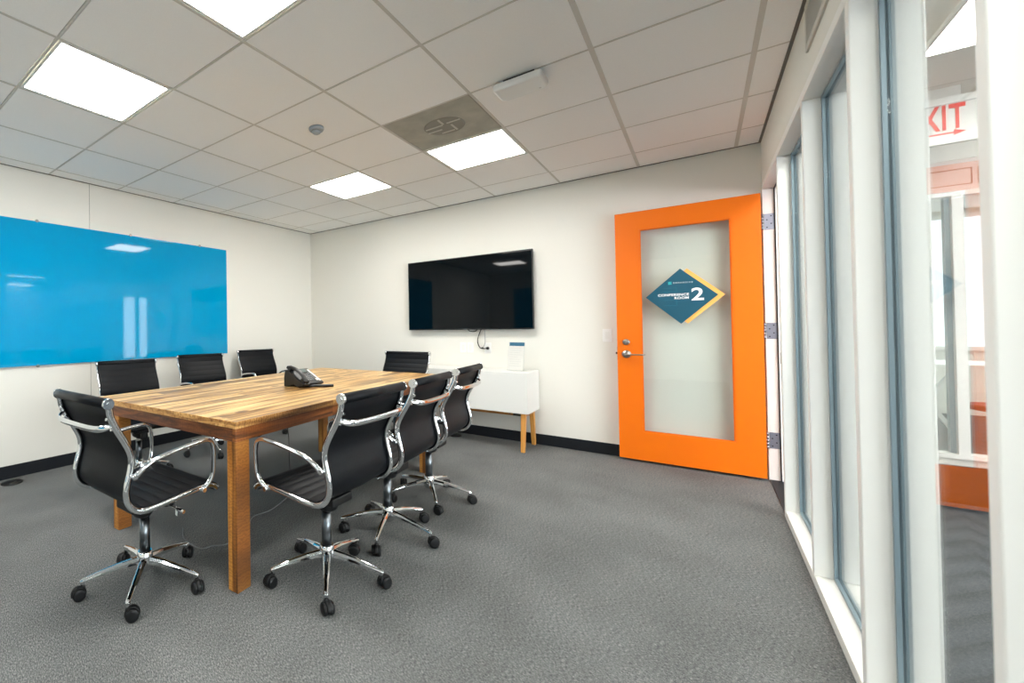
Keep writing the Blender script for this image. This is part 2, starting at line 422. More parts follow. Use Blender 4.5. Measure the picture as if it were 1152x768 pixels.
# head band and sill of the frame run through
bm = new(); box(bm, XR - 0.004, XR + MD + 0.004, YN, DOOR_Y1, HD, HD + 0.04); obj('trim_3', bm, 'mullion', kind='structure', bevel=0.002)
bm = new(); box(bm, XR - 0.004, XR + MD + 0.004, YN, 2.548, 0, 0.045); obj('trim_4', bm, 'mullion', kind='structure', bevel=0.002)
for k, (a, b) in enumerate(MUL):
    bm = new(); box(bm, XR - 0.004, XR + MD + 0.004, a, b, 0.0 if k == 0 else 0.045, HD)
    obj('trim_%d' % (5 + k), bm, 'mullion', kind='structure', bevel=0.003)
    if k + 1 < len(MUL):
        y1, y0 = a, MUL[k + 1][1]; z0, z1 = 0.045, HD
        w = structure('window_%d' % (k + 1), 'full height pane set in slim white frames')
        bm = new()       # the channel around the pane
        gx0, gx1, t = XR + 0.054, XR + 0.082, 0.014
        for (ya, yb, za, zb) in ((y0, y0 + t, z0, z1), (y1 - t, y1, z0, z1), (y0 + t, y1 - t, z0, z0 + t), (y0 + t, y1 - t, z1 - t, z1)):
            box(bm, gx0, gx0 + 0.010, ya, yb, za, zb); box(bm, gx1 - 0.012, gx1, ya, yb, za, zb)
        for (ya, yb, za, zb) in ((y0, y0 + .008, z0, z1), (y1 - .008, y1, z0, z1), (y0, y1, z0, z0 + .008), (y0, y1, z1 - .008, z1)):
            box(bm, gx0 + 0.010, gx1 - 0.012, ya, yb, za, zb, 1)
        obj('glazing_channel', bm, ['gasket', 'gasket_line'], w)
        bm = new(); box(bm, gx0 + 0.0105, gx0 + 0.0155, y0 + 0.009, y1 - 0.009, z0 + 0.009, z1 - 0.009)
        obj('glass_pane', bm, 'glass', w)
# door frame lining in the opening beside the back wall
bm = new()
box(bm, XR - 0.004, XR + MD, DOOR_Y1, DOOR_Y1 + 0.02, 0, HD)
box(bm, XR + 0.062, XR + 0.078, DOOR_Y1 - 0.012, DOOR_Y1, 0, HD - 0.012)
box(bm, XR + 0.062, XR + 0.078, DOOR_Y0, DOOR_Y0 + 0.012, 0, HD - 0.012)
box(bm, XR + 0.062, XR + 0.078, DOOR_Y0, DOOR_Y1, HD - 0.012, HD)
obj('trim_20', bm, 'mullion', kind='structure', bevel=0.0015)
bm = new()
box(bm, XR + 0.056, XR + 0.062, DOOR_Y1 - 0.012, DOOR_Y1, 0, HD - 0.012); box(bm, XR + 0.056, XR + 0.062, DOOR_Y0, DOOR_Y1, HD - 0.012, HD)
obj('trim_21', bm, 'base', kind='structure')
bm = new(); box(bm, XR + 0.0, XR + MD, DOOR_Y0, DOOR_Y1, 0, 0.006); obj('trim_22', bm, 'base', kind='structure', bevel=0.002)

# ------------------------------------------------------------------ door
d = structure('door_1', 'orange door with a tall clear pane, standing open against the white wall')
DX0, DX1, DY0, DY1, DZ0, DZ1 = 2.268, 3.168, 3.362, 3.405, 0.022, 2.152
GX0, GX1, GZ0, GZ1 = 2.437, 3.005, 0.262, 1.995
bm = new()
def face_frame(bm, y0, y1):
    box(bm, DX0, GX0, y0, y1, DZ0, DZ1); box(bm, GX1, DX1, y0, y1, DZ0, DZ1)
    box(bm, GX0, GX1, y0, y1, DZ0, GZ0); box(bm, GX0, GX1, y0, y1, GZ1, DZ1)
face_frame(bm, DY0, DY1)
obj('door_leaf', bm, 'door', d)
bm = new()
for y in (DY0 + 0.006, DY1 - 0.014):
    for q in ((GX0, GX0 + .009, GZ0, GZ1), (GX1 - .009, GX1, GZ0, GZ1), (GX0 + .009, GX1 - .009, GZ0, GZ0 + .009), (GX0 + .009, GX1 - .009, GZ1 - .009, GZ1)):
        box(bm, q[0], q[1], y, y + 0.008, q[2], q[3])
obj('glass_stop', bm, 'door', d)
bm = new(); box(bm, GX0, GX1, 3.3815, 3.3865, GZ0, GZ1); obj('door_glass', bm, 'glass', d)
# lever, lock, latch
bm = new()
hx, hz = 2.333, 0.925
lathe(bm, [(0.033, 0), (0.033, -0.006), (0.028, -0.011), (0.013, -0.012), (0.012, -0.045)], (hx, DY0, hz), axis='Y')
sweep(bm, spline([(hx, DY0 - 0.042, hz), (hx + 0.02, DY0 - 0.052, hz), (hx + 0.06, DY0 - 0.055, hz - 0.001), (hx + 0.115, DY0 - 0.052, hz - 0.002), (hx + 0.128, DY0 - 0.040, hz - 0.002)], 6), 0.021, 0.013, n=12)
obj('door_handle', bm, 'steel', d)
bm = new(); lathe(bm, [(0.026, 0), (0.026, -0.008), (0.020, -0.014), (0.012, -0.014), (0.011, -0.020)], (2.333, DY0, 1.03), axis='Y')
box(bm, 2.329, 2.337, DY0 - 0.034, DY0 - 0.014, 1.018, 1.042); obj('deadbolt_turn', bm, 'steel', d, bevel=0.001)
bm = new(); box(bm, DX0 - 0.002, DX0, DY0 + 0.008, DY1 - 0.008, 0.87, 0.99); box(bm, DX0 - 0.014, DX0, DY0 + 0.014, DY1 - 0.014, 0.922, 0.94)
obj('latch', bm, 'screw', d, bevel=0.001)
for z in (0.30, 1.12, 1.94):
    bm = new()
    box(bm, XR + 0.004, XR + 0.056, DOOR_Y1 - 0.0025, DOOR_Y1, z - 0.06, z + 0.06)
    for k in range(5): cyl(bm, (3.176, 3.398, z - 0.06 + 0.024 * k + 0.001), (3.176, 3.398, z - 0.06 + 0.024 * (k + 1) - 0.001), 0.008, n=12)
    for sx, sz in ((0.018, -0.042), (0.04, -0.015), (0.018, 0.015), (0.04, 0.042)):
        cyl(bm, (XR + sx, DOOR_Y1 - 0.0032, z + sz), (XR + sx, DOOR_Y1 - 0.0024, z + sz), 0.0045, n=10, mi=1)
    obj('hinge', bm, ['steel_plate', 'screw'], d)
bm = new(); box(bm, XR + 0.02, XR + 0.055, DOOR_Y0, DOOR_Y0 + 0.002, 0.90, 1.03); box(bm, XR - 0.006, XR + 0.02, DOOR_Y0 + 0.0, DOOR_Y0 + 0.002, 0.93, 1.0)
obj('strike_plate', bm, 'screw', d)

# sign on the door glass
sg = thing('door_sign', 'teal diamond conference room 2 sign with orange edge on the door glass', 'sign', (2.70, DY0 + 0.0185, 1.408))
def diamond(bm, cx, cz, r, y0, y1, mi=0):
    prism(bm, [(cx - r, cz), (cx, cz - r), (cx + r, cz), (cx, cz + r)], 'Y', y0, y1, mi)
bm = new(); diamond(bm, 0.042, 0.0, 0.224, -0.0035, 0); obj('backing_panel', bm, 'sign_orange', sg)
bm = new(); diamond(bm, 0, 0, 0.226, -0.008, -0.0035); obj('face_panel', bm, 'teal', sg)
RX = (PI / 2, 0, 0)
text_mesh('lettering', 'CONFERENCE', 0.027, 'letter', sg, (0.052, -0.0085, 0.004), RX, bold=0.0008, align='RIGHT', sx=1.08, spacing=1.08)
text_mesh('lettering', 'ROOM', 0.027, 'letter', sg, (0.052, -0.0085, -0.023), RX, bold=0.0008, align='RIGHT', sx=1.08, spacing=1.08)
text_mesh('room_number', '2', 0.140, 'letter', sg, (0.064, -0.0085, -0.036), RX, bold=0.0025, sx=1.15)
text_mesh('company_lettering', 'EXPANSIVE', 0.017, 'letter', sg, (-0.045, -0.0085, 0.105), RX, spacing=1.55)
bm = new()
for a in (-0.0085, 0.0, 0.0085):
    box(bm, -0.066 - 0.011, -0.066 + 0.011, -0.0092, -0.008, 0.111 + a - 0.0026, 0.111 + a + 0.0026)
obj('company_logo', bm, 'aqua', sg)
bm = new()
def outline(bm, x0, x1, z0, z1, t=0.0012):
    for q in ((x0, x1, z0, z0 + t), (x0, x1, z1 - t, z1), (x1 - t, x1, z0, z1)): box(bm, q[0], q[1], -0.0084, -0.008, q[2], q[3])
outline(bm, -0.11, -0.025, -0.075, -0.03); obj('line_pattern', bm, 'teal_line', sg)
bm = new(); outline(bm, -0.11, -0.025, 0.035, 0.07); obj('line_pattern', bm, 'teal_line', sg)

# light switch
sw = thing('light_switch', 'white rocker light switch on the wall left of the orange door', 'light switch', (2.183, YB, 1.085))
bm = new(); box(bm, -0.036, 0.036, -0.006, 0, -0.058, 0.058); obj('wall_plate', bm, 'white_plastic', sw, bevel=0.002)
bm = new(); prism(bm, [(-0.006, -0.034), (-0.012, 0.034), (-0.004, 0.034), (-0.004, -0.034)], 'X', -0.017, 0.017); obj('rocker', bm, 'white_lacquer', sw, bevel=0.001)

# ------------------------------------------------------------------ ceiling fittings
def troffer(x, y, wx, wy, label, group='ceiling light panels', H=H):
    t = thing('ceiling_light', label, 'ceiling light', (x, y, H if x < XR else H - 0.021), 0, group)
    bm = new(); f = 0.014
    for q in ((-wx / 2, wx / 2, -wy / 2, -wy / 2 + f), (-wx / 2, wx / 2, wy / 2 - f, wy / 2), (-wx / 2, -wx / 2 + f, -wy / 2 + f, wy / 2 - f), (wx / 2 - f, wx / 2, -wy / 2 + f, wy / 2 - f)):
        box(bm, q[0], q[1], q[2], q[3], 0.001, 0.02)
    obj('frame', bm, 'light_frame', t)
    bm = new(); box(bm, -wx / 2 + f, wx / 2 - f, -wy / 2 + f, wy / 2 - f, 0.005, 0.02); obj('diffuser', bm, 'light', t)
    return t
LL = {(0, -1): 'square light panel nearest the blue board, at the upper left', (2, -1): 'square light panel cut off by the top of the frame',
      (0, 3): 'small looking square light panel farthest back above the table', (2, 3): 'square light panel next to the dusty air diffuser'}
for (i, j) in LIGHTS:
    troffer((i + .5) * T, (j + .5) * T, T - 0.024, T - 0.024, LL.get((i, j), 'square light panel in the ceiling behind the camera'))
# dusty air diffuser
df = thing('air_diffuser', 'dusty grey air diffuser panel beside a lit ceiling panel', 'air vent', (2.5 * T, 2.5 * T, H))
w = T / 2 - 0.012
bm = new(); box(bm, -w, w, -w, w, 0.003, 0.02)
obj('perforated_face', bm, 'dusty', df)
bm = new()
for k, (x, y, sx, sy) in enumerate(((-0.07, 0.03, 0.10, 0.012), (-0.05, -0.03, 0.12, 0.012), (0.06, 0.05, 0.012, 0.10), (0.02, -0.08, 0.012, 0.08), (0.09, -0.04, 0.09, 0.012), (0.0, 0.09, 0.09, 0.012))):
    box(bm, x - sx / 2, x + sx / 2, y - sy / 2, y + sy / 2, -0.003, 0.003)
obj('deflector', bm, ['vent', 'dusty_dark'], df)
bm = new(); lathe(bm, [(0.135, 0.003), (0.135, 0.0015), (0.120, 0.0008)], (0.01, 0, 0), n=32); obj('round_baffle', bm, 'dusty_dark', df)
# smoke detector
sd = thing('smoke_detector', 'small round grey smoke detector on a ceiling tile', 'smoke detector', (0.884, 0.933, H + 0.001))
bm = new(); lathe(bm, [(0.052, 0), (0.052, -0.012), (0.047, -0.020), (0.040, -0.023)]); obj('housing', bm, 'smoke', sd)
bm = new(); lathe(bm, [(0.030, -0.0225), (0.028, -0.036), (0.018, -0.042)]); obj('sensor_head', bm, 'smoke', sd)
# wireless box hanging just under the ceiling
ap = thing('access_point', 'white rounded rectangular wireless box mounted under the ceiling', 'wireless access point', (2.10, 1.262, H))
bm = new()
pts = [(-0.125, -0.09), (0.125, -0.09), (0.125, 0.05), (0.10, 0.085), (-0.10, 0.085), (-0.125, 0.05)]
prism(bm, pts, 'Z', -0.062, -0.022); obj('housing', bm, 'white_plastic', ap, bevel=0.012, seg=3)
bm = new(); box(bm, -0.08, 0.08, -0.05, 0.045, -0.022, 0.002); obj('mounting_bracket', bm, 'screw', ap)
bm = new(); cyl(bm, (0.085, 0.045, -0.0635), (0.085, 0.045, -0.061), 0.006, n=12); obj('status_lamp', bm, 'grid', ap)
# vent on the wall above the glazing
vt = thing('wall_vent', 'slotted metal air grille high on the wall above the glazing', 'air vent', (XR, 1.16, 2.435))
bm = new()
for q in ((-0.31, 0.31, -0.10, -0.072), (-0.31, 0.31, 0.072, 0.10), (-0.31, -0.282, -0.072, 0.072), (0.282, 0.31, -0.072, 0.072)):
    box(bm, -0.009, 0, q[0], q[1], q[2], q[3])
obj('frame', bm, 'vent', vt, bevel=0.002)
bm = new(); box(bm, -0.002, 0, -0.282, 0.282, -0.072, 0.072); obj('backing', bm, 'vent_dark', vt)
bm = new()
for k in range(38):
    y = -0.276 + k * 0.0149
    box(bm, -0.007, -0.002, y, y + 0.0055, -0.072, 0.072)
obj('louvres', bm, 'vent', vt)

# ------------------------------------------------------------------ blue glass boards
def glass_board(name, label, y0, y1, z0, z1, loc, rz, offs):
    t = thing(name, label, 'glass board', loc, rz)
    bm = new(); box(bm, 0.016, 0.022, y0, y1, z0, z1); obj('glass_panel', bm, 'board', t, bevel=0.0008, seg=1)
    for y in offs:
        for z in (z0 - 0.004, z1 + 0.004):
            bm = new(); cyl(bm, (0, y, z), (0.016, y, z), 0.008, n=16); lathe(bm, [(0.013, 0.016), (0.013, 0.025), (0.010, 0.028)], (0, y, z), n=20, axis='X')
            obj('standoff', bm, 'steel', t)
    return t
glass_board('glass_board', 'large blue glass writing board on the left wall', -0.525, 1.915, 0.905, 2.13, (XL + 0.0015, 0, 0), 0, (-0.42, -0.10, 0.73, 1.54))
glass_board('glass_board', 'blue glass writing board seen reflected in the television', -1.22, 1.22, 0.905, 2.13, (0.45, YN + 0.0015, 0), PI / 2, (-0.7, 0.7))

# ------------------------------------------------------------------ television
tv = thing('television', 'large black flat television mounted on the white wall', 'television', (0.903, YB, 1.548))
TW, TH = 0.685, 0.40
bm = new(); box(bm, -TW, TW, -0.075, -0.04, -TH, TH); obj('housing', bm, 'tv_frame', tv, bevel=0.004)
bm = new(); box(bm, -TW + .009, TW - .009, -0.0765, -0.0745, -TH + .014, TH - .009); obj('screen', bm, 'tv_screen', tv)
bm = new(); box(bm, -0.25, 0.25, -0.040, 0, -0.15, 0.15); obj('wall_mount', bm, 'tv_frame', tv)
bm = new(); box(bm, -0.021, 0.021, -0.0768, -0.0764, -TH + 0.004, -TH + 0.010); obj('maker_badge', bm, 'chrome_soft', tv)
for x in (-0.36, 0.55):
    bm = new(); box(bm, x - 0.02, x + 0.02, -0.07, -0.05, -TH - 0.006, -TH); obj('stand_cap', bm, 'white_plastic', tv, bevel=0.002)
# cables and sockets
ol = thing('wall_socket', 'white socket plate with a black plug under the television', 'power socket', (1.115, YB, 0.948))
bm = new(); box(bm, -0.035, 0.035, -0.005, 0, -0.057, 0.057); obj('wall_plate', bm, 'white_plastic', ol, bevel=0.002)
bm = new(); cyl(bm, (0, -0.005, 0), (0, -0.035, 0), 0.016, 0.012, n=16); obj('plug', bm, 'plastic', ol)
bm = new(); cyl(bm, (-0.055, -0.003, 0.0), (-0.055, -0.028, 0.0), 0.011, 0.009, n=16); obj('plug', bm, 'plastic', ol)
bm = new()
sweep(bm, spline([(1.115, YB - 0.035, 0.948), (1.085, YB - 0.045, 0.945), (1.04, YB - 0.03, 0.955), (1.012, YB - 0.02, 1.02), (1.03, YB - 0.02, 1.10), (1.075, YB - 0.03, 1.19)], 6), 0.009, 0.009, n=8)
sweep(bm, spline([(0.90, YB - 0.03, 1.17), (0.93, YB - 0.035, 1.135), (0.99, YB - 0.03, 1.13), (1.03, YB - 0.03, 1.17)], 6), 0.009, 0.009, n=8)
tag(obj('power_cable', bm, 'black_cable'), 'black power cable looping from the television to the socket', 'cable')
bm = new(); sweep(bm, spline([(1.06, YB - 0.028, 0.948), (1.088, YB - 0.02, 0.99), (1.092, YB - 0.02, 1.08), (1.085, YB - 0.03, 1.19)], 6), 0.005, 0.005, n=8)
tag(obj('signal_cable', bm, 'cable'), 'thin grey cable hanging straight behind the television', 'cable')
for x, lb in ((0.845, 'left of two blank white plates on the wall below the television'), (0.925, 'right of two blank white plates on the wall below the television')):
    o = thing('wall_plate', lb, 'wall plate', (x, YB, 0.95), 0, 'blank plates below the television')
    bm = new(); box(bm, -0.035, 0.035, -0.005, 0, -0.057, 0.057); obj('cover', bm, 'white_plastic', o, bevel=0.002)
    bm = new(); box(bm, -0.016, 0.016, -0.0065, -0.005, -0.033, 0.033); obj('insert', bm, 'white_lacquer', o, bevel=0.001)

# ------------------------------------------------------------------ console cabinet
cb = thing('console_cabinet', 'white low cabinet on splayed light wood legs under the television', 'cabinet', (0, 0, 0))
cx0, cx1, cy0, cy1, cz0, cz1 = 0.41, 1.612, 3.05, 3.445, 0.357, 0.742
bm = new(); box(bm, cx0, cx1, cy0 + 0.019, cy1, cz0, cz1); obj('body', bm, 'white_lacquer', cb, bevel=0.002)
for a, b in ((cx0, cx0 + 0.5985), (cx0 + 0.6025, cx1)):
    bm = new(); box(bm, a + .001, b - .001, cy0, cy0 + 0.0165, cz0 + .002, cz1 - .002); obj('door', bm, 'white_lacquer', cb, bevel=0.0015)
bm = new(); box(bm, cx0 + 0.12, cx1 - 0.10, cy0 + 0.075, cy0 + 0.12, cz0 - 0.035, cz0); obj('rail', bm, 'oak_rail', cb, bevel=0.002)
bm = new(); box(bm, cx0 + 0.12, cx1 - 0.10, cy1 - 0.12, cy1 - 0.075, cz0 - 0.035, cz0); obj('rail', bm, 'oak_rail', cb, bevel=0.002)
for x in (cx0 + 0.09, cx1 - 0.05):
    bm = new(); box(bm, x - 0.02, x + 0.02, cy0 + 0.045, cy1 - 0.045, cz0 - 0.03, cz0); obj('cross_bar', bm, 'oak_rail', cb, bevel=0.002)
    bm = new(); bar(bm, (x, cy0 + 0.055, cz0 - 0.005), (x, cy0 + 0.01, 0.0), 0.042, 0.046, up=(0, 1, 0), w2=0.034, h2=0.034)
    for v in bm.verts:
        if v.co.z < 0.02: v.co.z = 0
        else: v.co.z = cz0
    obj('leg', bm, 'oak', cb, bevel=0.003)
    bm = new(); bar(bm, (x, cy1 - 0.075, cz0 - 0.005), (x, cy1 - 0.025, 0.0), 0.042, 0.046, up=(0, 1, 0), w2=0.034, h2=0.034)
    for v in bm.verts:
        if v.co.z < 0.02: v.co.z = 0
        else: v.co.z = cz0
    obj('leg', bm, 'oak', cb, bevel=0.003)
    s = -1 if x > 1 else 1
    bm = new(); box(bm, x + s * 0.02, x + s * 0.10, cy0 + 0.068, cy0 + 0.0745, cz0 - 0.034, cz0 - 0.003)
    for k in (0.035, 0.08): cyl(bm, (x + s * (0.05 + k), cy0 + 0.066, cz0 - 0.018), (x + s * (0.05 + k), cy0 + 0.0745, cz0 - 0.018), 0.005, n=10)
    obj('bracket', bm, 'bracket', cb)
# slanted card holder
ch = thing('card_holder', 'clear stand holding a printed card with a blue header on the cabinet', 'sign holder', (1.45, 3.24, cz1), math.radians(-12))
tilt = math.radians(-9)
Rm = Matrix.Rotation(tilt, 4, 'X')
def card_box(x0, x1, y0, y1, z0, z1):
    bm = new(); vs = box(bm, x0, x1, y0, y1, z0, z1)
    for v in vs: v.co = Rm @ v.co
    return bm
bm = card_box(-0.083, 0.083, 0.0, 0.003, 0.002, 0.285); box(bm, -0.083, 0.083, 0.0, 0.075, 0.0, 0.003); obj('acrylic_stand', bm, 'acrylic', ch)
bm = card_box(-0.081, 0.081, -0.0015, -0.0003, 0.006, 0.28); obj('card', bm, 'card', ch)
bm = card_box(-0.070, 0.081, -0.0021, -0.0015, 0.245, 0.28); obj('card_header', bm, 'card_blue', ch)
bm = new()
for k in range(9):
    z = 0.225 - k * 0.022; wd = (0.11, 0.12, 0.10, 0.12, 0.08)[k % 5]
    vs = box(bm, -0.062, -0.062 + wd, -0.0019, -0.0015, z - 0.003, z)
    for v in vs: v.co = Rm @ v.co
obj('card_text', bm, 'card_grey', ch)

# ------------------------------------------------------------------ table
TZ = 0.770
tb = thing('conference_table', 'long reclaimed wood conference table with square legs', 'table', (0.545, 1.055, 0), math.radians(3.0))
hx_, hy_ = 0.655, 1.20
bm = new()
box(bm, -hx_, hx_, -hy_, hy_, TZ - 0.032, TZ)
for f in bm.faces:
    f.material_index = 0 if abs(f.normal.z) > 0.5 else 1
bmesh.ops.recalc_face_normals(bm, faces=bm.faces[:])
for f in bm.faces: f.material_index = 0 if abs(f.normal.z) > 0.5 else 1
obj('tabletop', bm, ['wood_top', 'wood_edge'], tb, bevel=0.0025)
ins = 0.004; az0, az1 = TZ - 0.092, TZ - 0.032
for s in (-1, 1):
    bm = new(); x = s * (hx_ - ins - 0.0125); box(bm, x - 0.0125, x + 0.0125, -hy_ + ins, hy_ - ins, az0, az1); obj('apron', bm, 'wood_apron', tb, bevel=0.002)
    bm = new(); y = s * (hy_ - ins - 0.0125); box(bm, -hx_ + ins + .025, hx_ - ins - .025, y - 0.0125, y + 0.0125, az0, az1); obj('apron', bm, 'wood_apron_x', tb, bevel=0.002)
lw = 0.082
for sx in (-1, 1):
    for sy in (-1, 1):
        lx = 0.062
        xx = hx_ - ins - lx / 2 if sx > 0 else -hx_ + 0.24
        yy = -hy_ + ins + lw / 2 if sy < 0 else hy_ - 0.31
        ly = lw / 2
        bm = new(); box(bm, xx - lx / 2, xx + lx / 2, yy - ly, yy + ly, 0, az0); obj('leg', bm, 'wood_leg', tb, bevel=0.003)

# ------------------------------------------------------------------ office chair
PROF = [(-0.281, 0.897), (-0.272, 0.848), (-0.250, 0.800), (-0.218, 0.745), (-0.196, 0.700), (-0.189, 0.660), (-0.196, 0.615), (-0.208, 0.570), (-0.212, 0.530),
        (-0.204, 0.495), (-0.180, 0.465), (-0.142, 0.448), (-0.09, 0.446), (0.0, 0.452), (0.10, 0.459), (0.17, 0.462), (0.215, 0.455), (0.240, 0.434)]
HWS = 0.236                                 # half width to the side frames
def side_path(x): return spline([(x, y, z) for y, z in PROF], 7)
BEND = 11                                   # profile index where the back meets the seat
def sling(bm, i0, i1, inner_sign=1):
    pts = spline([(0, y, z) for y, z in PROF], 14)[i0 * 14:i1 * 14 + 1]
    L = [0.0]
    for a, b in zip(pts, pts[1:]): L.append(L[-1] + (b - a).length)
    xs = [-0.240, -0.230, -0.11, 0, 0.11, 0.230, 0.240]
    F, B = [], []
    for k, p in enumerate(pts):
        d = (pts[min(k + 1, len(pts) - 1)] - pts[max(k - 1, 0)]).normalized()
        nrm = Vector((0, -d.z, d.y)).normalized()          # towards the sitter
        if nrm.y < -0.2 or (abs(nrm.y) < 0.2 and nrm.z < 0): nrm = -nrm
        if nrm.z < 0 and nrm.y < 0.3: nrm = -nrm
        rib = 0.0036 * abs(math.sin(PI * L[k] / 0.052)) ** 0.5
        F.append([p + Vector((x, 0, 0)) + nrm * (0.014 + (rib if 0 < i < len(xs) - 1 else 0.0)) for i, x in enumerate(xs)])
        B.append([p + Vector((x, 0, 0)) - nrm * (-0.004 if 1 < i < len(xs) - 2 else -0.0125) for i, x in enumerate(xs)])
    VF = [[bm.verts.new(v) for v in r] for r in F]; VB = [[bm.verts.new(v) for v in r] for r in B]
    n, m = len(VF), len(xs)
    for k in range(n - 1):
        for i in range(m - 1):
            f = bm.faces.new((VF[k][i], VF[k][i + 1], VF[k + 1][i + 1], VF[k + 1][i])); f.smooth = True
            f = bm.faces.new((VB[k][i], VB[k + 1][i], VB[k + 1][i + 1], VB[k][i + 1])); f.smooth = True
        bm.faces.new((VF[k][0], VF[k + 1][0], VB[k + 1][0], VB[k][0])); bm.faces.new((VF[k][-1], VB[k][-1], VB[k + 1][-1], VF[k + 1][-1]))
    for r in (0, n - 1):
        for i in range(m - 1):
            bm.faces.new((VF[r][i], VF[r][i + 1], VB[r][i + 1], VB[r][i]))

CH = {}
def chair_meshes():
    def keep(name, bm, mats, bevel=0):
        bmesh.ops.recalc_face_normals(bm, faces=bm.faces[:])
        me = bpy.data.meshes.new(name); bm.to_mesh(me); bm.free()
        for q in (mats if isinstance(mats, list) else [mats]): me.materials.append(M[q])
        CH.setdefault(name, []).append((me, bevel))
    bm = new(); sling(bm, 0, BEND); cyl(bm, (-HWS - 0.002, -0.283, 0.905), (HWS + 0.002, -0.283, 0.905), 0.0205, n=24); keep('backrest', bm, 'leather')
    bm = new(); sling(bm, BEND, len(PROF) - 1); cyl(bm, (-HWS + 0.01, 0.240, 0.436), (HWS - 0.01, 0.240, 0.436), 0.014, n=20); keep('seat', bm, 'leather')
    for s in (-1, 1):
        bm = new(); sweep(bm, side_path(s * HWS), 0.021, 0.026, side=(1, 0, 0), n=12); keep('side_frame', bm, 'chrome')
        bm = new()
        x = s * HWS
        cyl(bm, (x, -0.283, 0.905), (x + s * 0.012, -0.283, 0.905), 0.0225, 0.0215, n=24); cyl(bm, (x + s * 0.012, -0.283, 0.905), (x + s * 0.015, -0.283, 0.905), 0.009, n=6)
        keep('end_cap', bm, 'chrome')
        # armrest loop
        A = [(0.248, -0.176, 0.598), (0.262, -0.150, 0.628), (0.270, -0.118, 0.650), (0.272, -0.06, 0.664), (0.272, 0.03, 0.677), (0.272, 0.11, 0.684), (0.271, 0.152, 0.684),
             (0.271, 0.180, 0.672), (0.270, 0.193, 0.645), (0.269, 0.196, 0.60), (0.266, 0.194, 0.53), (0.260, 0.182, 0.492), (0.250, 0.160, 0.462)]
        bm = new(); P = spline([(s * a, b, c) for a, b, c in A], 6)
        sweep(bm, P, 0.024, 0.019, side=(1, 0, 0), n=14)
        # forked joints
        for (yy, zz, dy, dz) in ((-0.184, 0.600, 0.055, 0.045), (0.150, 0.455, 0.040, 0.05)):
            for o_ in (-0.016, 0.016):
                sweep(bm, [Vector((s * 0.244, yy + (o_ if dy > 0.05 else o_), zz - abs(o_) * 0.3)), Vector((s * 0.262, yy + dy * 0.9, zz + dz))], 0.009, 0.009, n=8)
            cyl(bm, (s * 0.238, yy, zz), (s * 0.262, yy, zz), 0.0105, n=16)
        keep('armrest', bm, 'chrome')
    # back brace behind the shoulders
    bm = new()
    B = [(-0.232, -0.262, 0.822), (-0.222, -0.282, 0.812), (-0.19, -0.300, 0.804), (-0.12, -0.305, 0.800), (0, -0.306, 0.799), (0.12, -0.305, 0.800), (0.19, -0.300, 0.804), (0.222, -0.282, 0.812), (0.232, -0.262, 0.822)]
    sweep(bm, spline(B, 5), 0.010, 0.027, side=(0, 1, 0.0001), n=12)
    for s in (-1, 1):
        for dz in (-0.022, 0.022):
            cyl(bm, (s * 0.224, -0.258 - dz * 0.4, 0.822 + dz), (s * 0.224, -0.276 - dz * 0.4, 0.822 + dz), 0.006, n=12)
    keep('back_brace', bm, 'chrome')
    # brace under the seat
    bm = new()
    for y in (-0.10, 0.13):
        sweep(bm, spline([(-0.230, y, 0.448), (-0.17, y, 0.430), (-0.07, y * 0.7, 0.412), (0.07, y * 0.7, 0.412), (0.17, y, 0.430), (0.230, y, 0.448)], 5), 0.03, 0.010, side=(0, 1, 0), n=10)
    keep('seat_brace', bm, 'plastic')
    bm = new()
    box(bm, -0.075, 0.075, -0.10, 0.10, 0.372, 0.412); box(bm, -0.045, 0.045, 0.10, 0.15, 0.378, 0.408)
    cyl(bm, (0, 0.125, 0.390), (0, 0.125, 0.330), 0.026, 0.030, n=20)
    lathe(bm, [(0.030, 0.322), (0.044, 0.332), (0.050, 0.352), (0.050, 0.385)], (0, -0.01, 0), n=24)
    keep('tilt_mechanism', bm, 'plastic', 0.006)
    bm = new(); sweep(bm, spline([(0.07, 0.03, 0.392), (0.14, 0.04, 0.390), (0.20, 0.05, 0.384)], 5), 0.008, 0.008, n=8); cyl(bm, (0.195, 0.049, 0.385), (0.235, 0.055, 0.380), 0.008, 0.009, n=12)
    keep('tilt_lever', bm, 'chrome')
    # column
    bm = new(); cyl(bm, (0, 0, 0.155), (0, 0, 0.312), 0.0245, 0.0235, n=24); keep('column_sleeve', bm, 'chrome_soft')
    bm = new(); cyl(bm, (0, 0, 0.312), (0, 0, 0.375), 0.014, n=20); cyl(bm, (0, 0, 0.312), (0, 0, 0.320), 0.019, n=20); keep('piston', bm, 'plastic')
    bm = new(); lathe(bm, [(0.026, 0.072), (0.034, 0.080), (0.037, 0.125), (0.034, 0.155), (0.030, 0.160)]); keep('hub', bm, 'chrome')
    # base leg along +X
    bm = new()
    P = [Vector((0.024, 0, 0.120)), Vector((0.10, 0, 0.113)), Vector((0.19, 0, 0.097)), Vector((0.262, 0, 0.080)), Vector((0.274, 0, 0.076))]
    Wd = [(0.040, 0.036), (0.034, 0.028), (0.028, 0.021), (0.024, 0.016), (0.016, 0.010)]
    rings = []
    for p, (w_, h_) in zip(P, Wd):
        rings.append([bm.verts.new(p + Vector((0, a * w_ / 2, b * h_ / 2))) for a, b in ((-1, -0.8), (-0.9, 0.25), (-0.4, 1), (0.4, 1), (0.9, 0.25), (1, -0.8))])
    for a, b in zip(rings, rings[1:]):
        for k in range(6): bm.faces.new((a[k], a[(k + 1) % 6], b[(k + 1) % 6], b[k]))
    bm.faces.new(rings[0][::-1]); bm.faces.new(rings[-1])
    cyl(bm, (0.262, 0, 0.058), (0.262, 0, 0.078), 0.009, n=14)
    keep('base_leg', bm, 'chrome', 0.003)
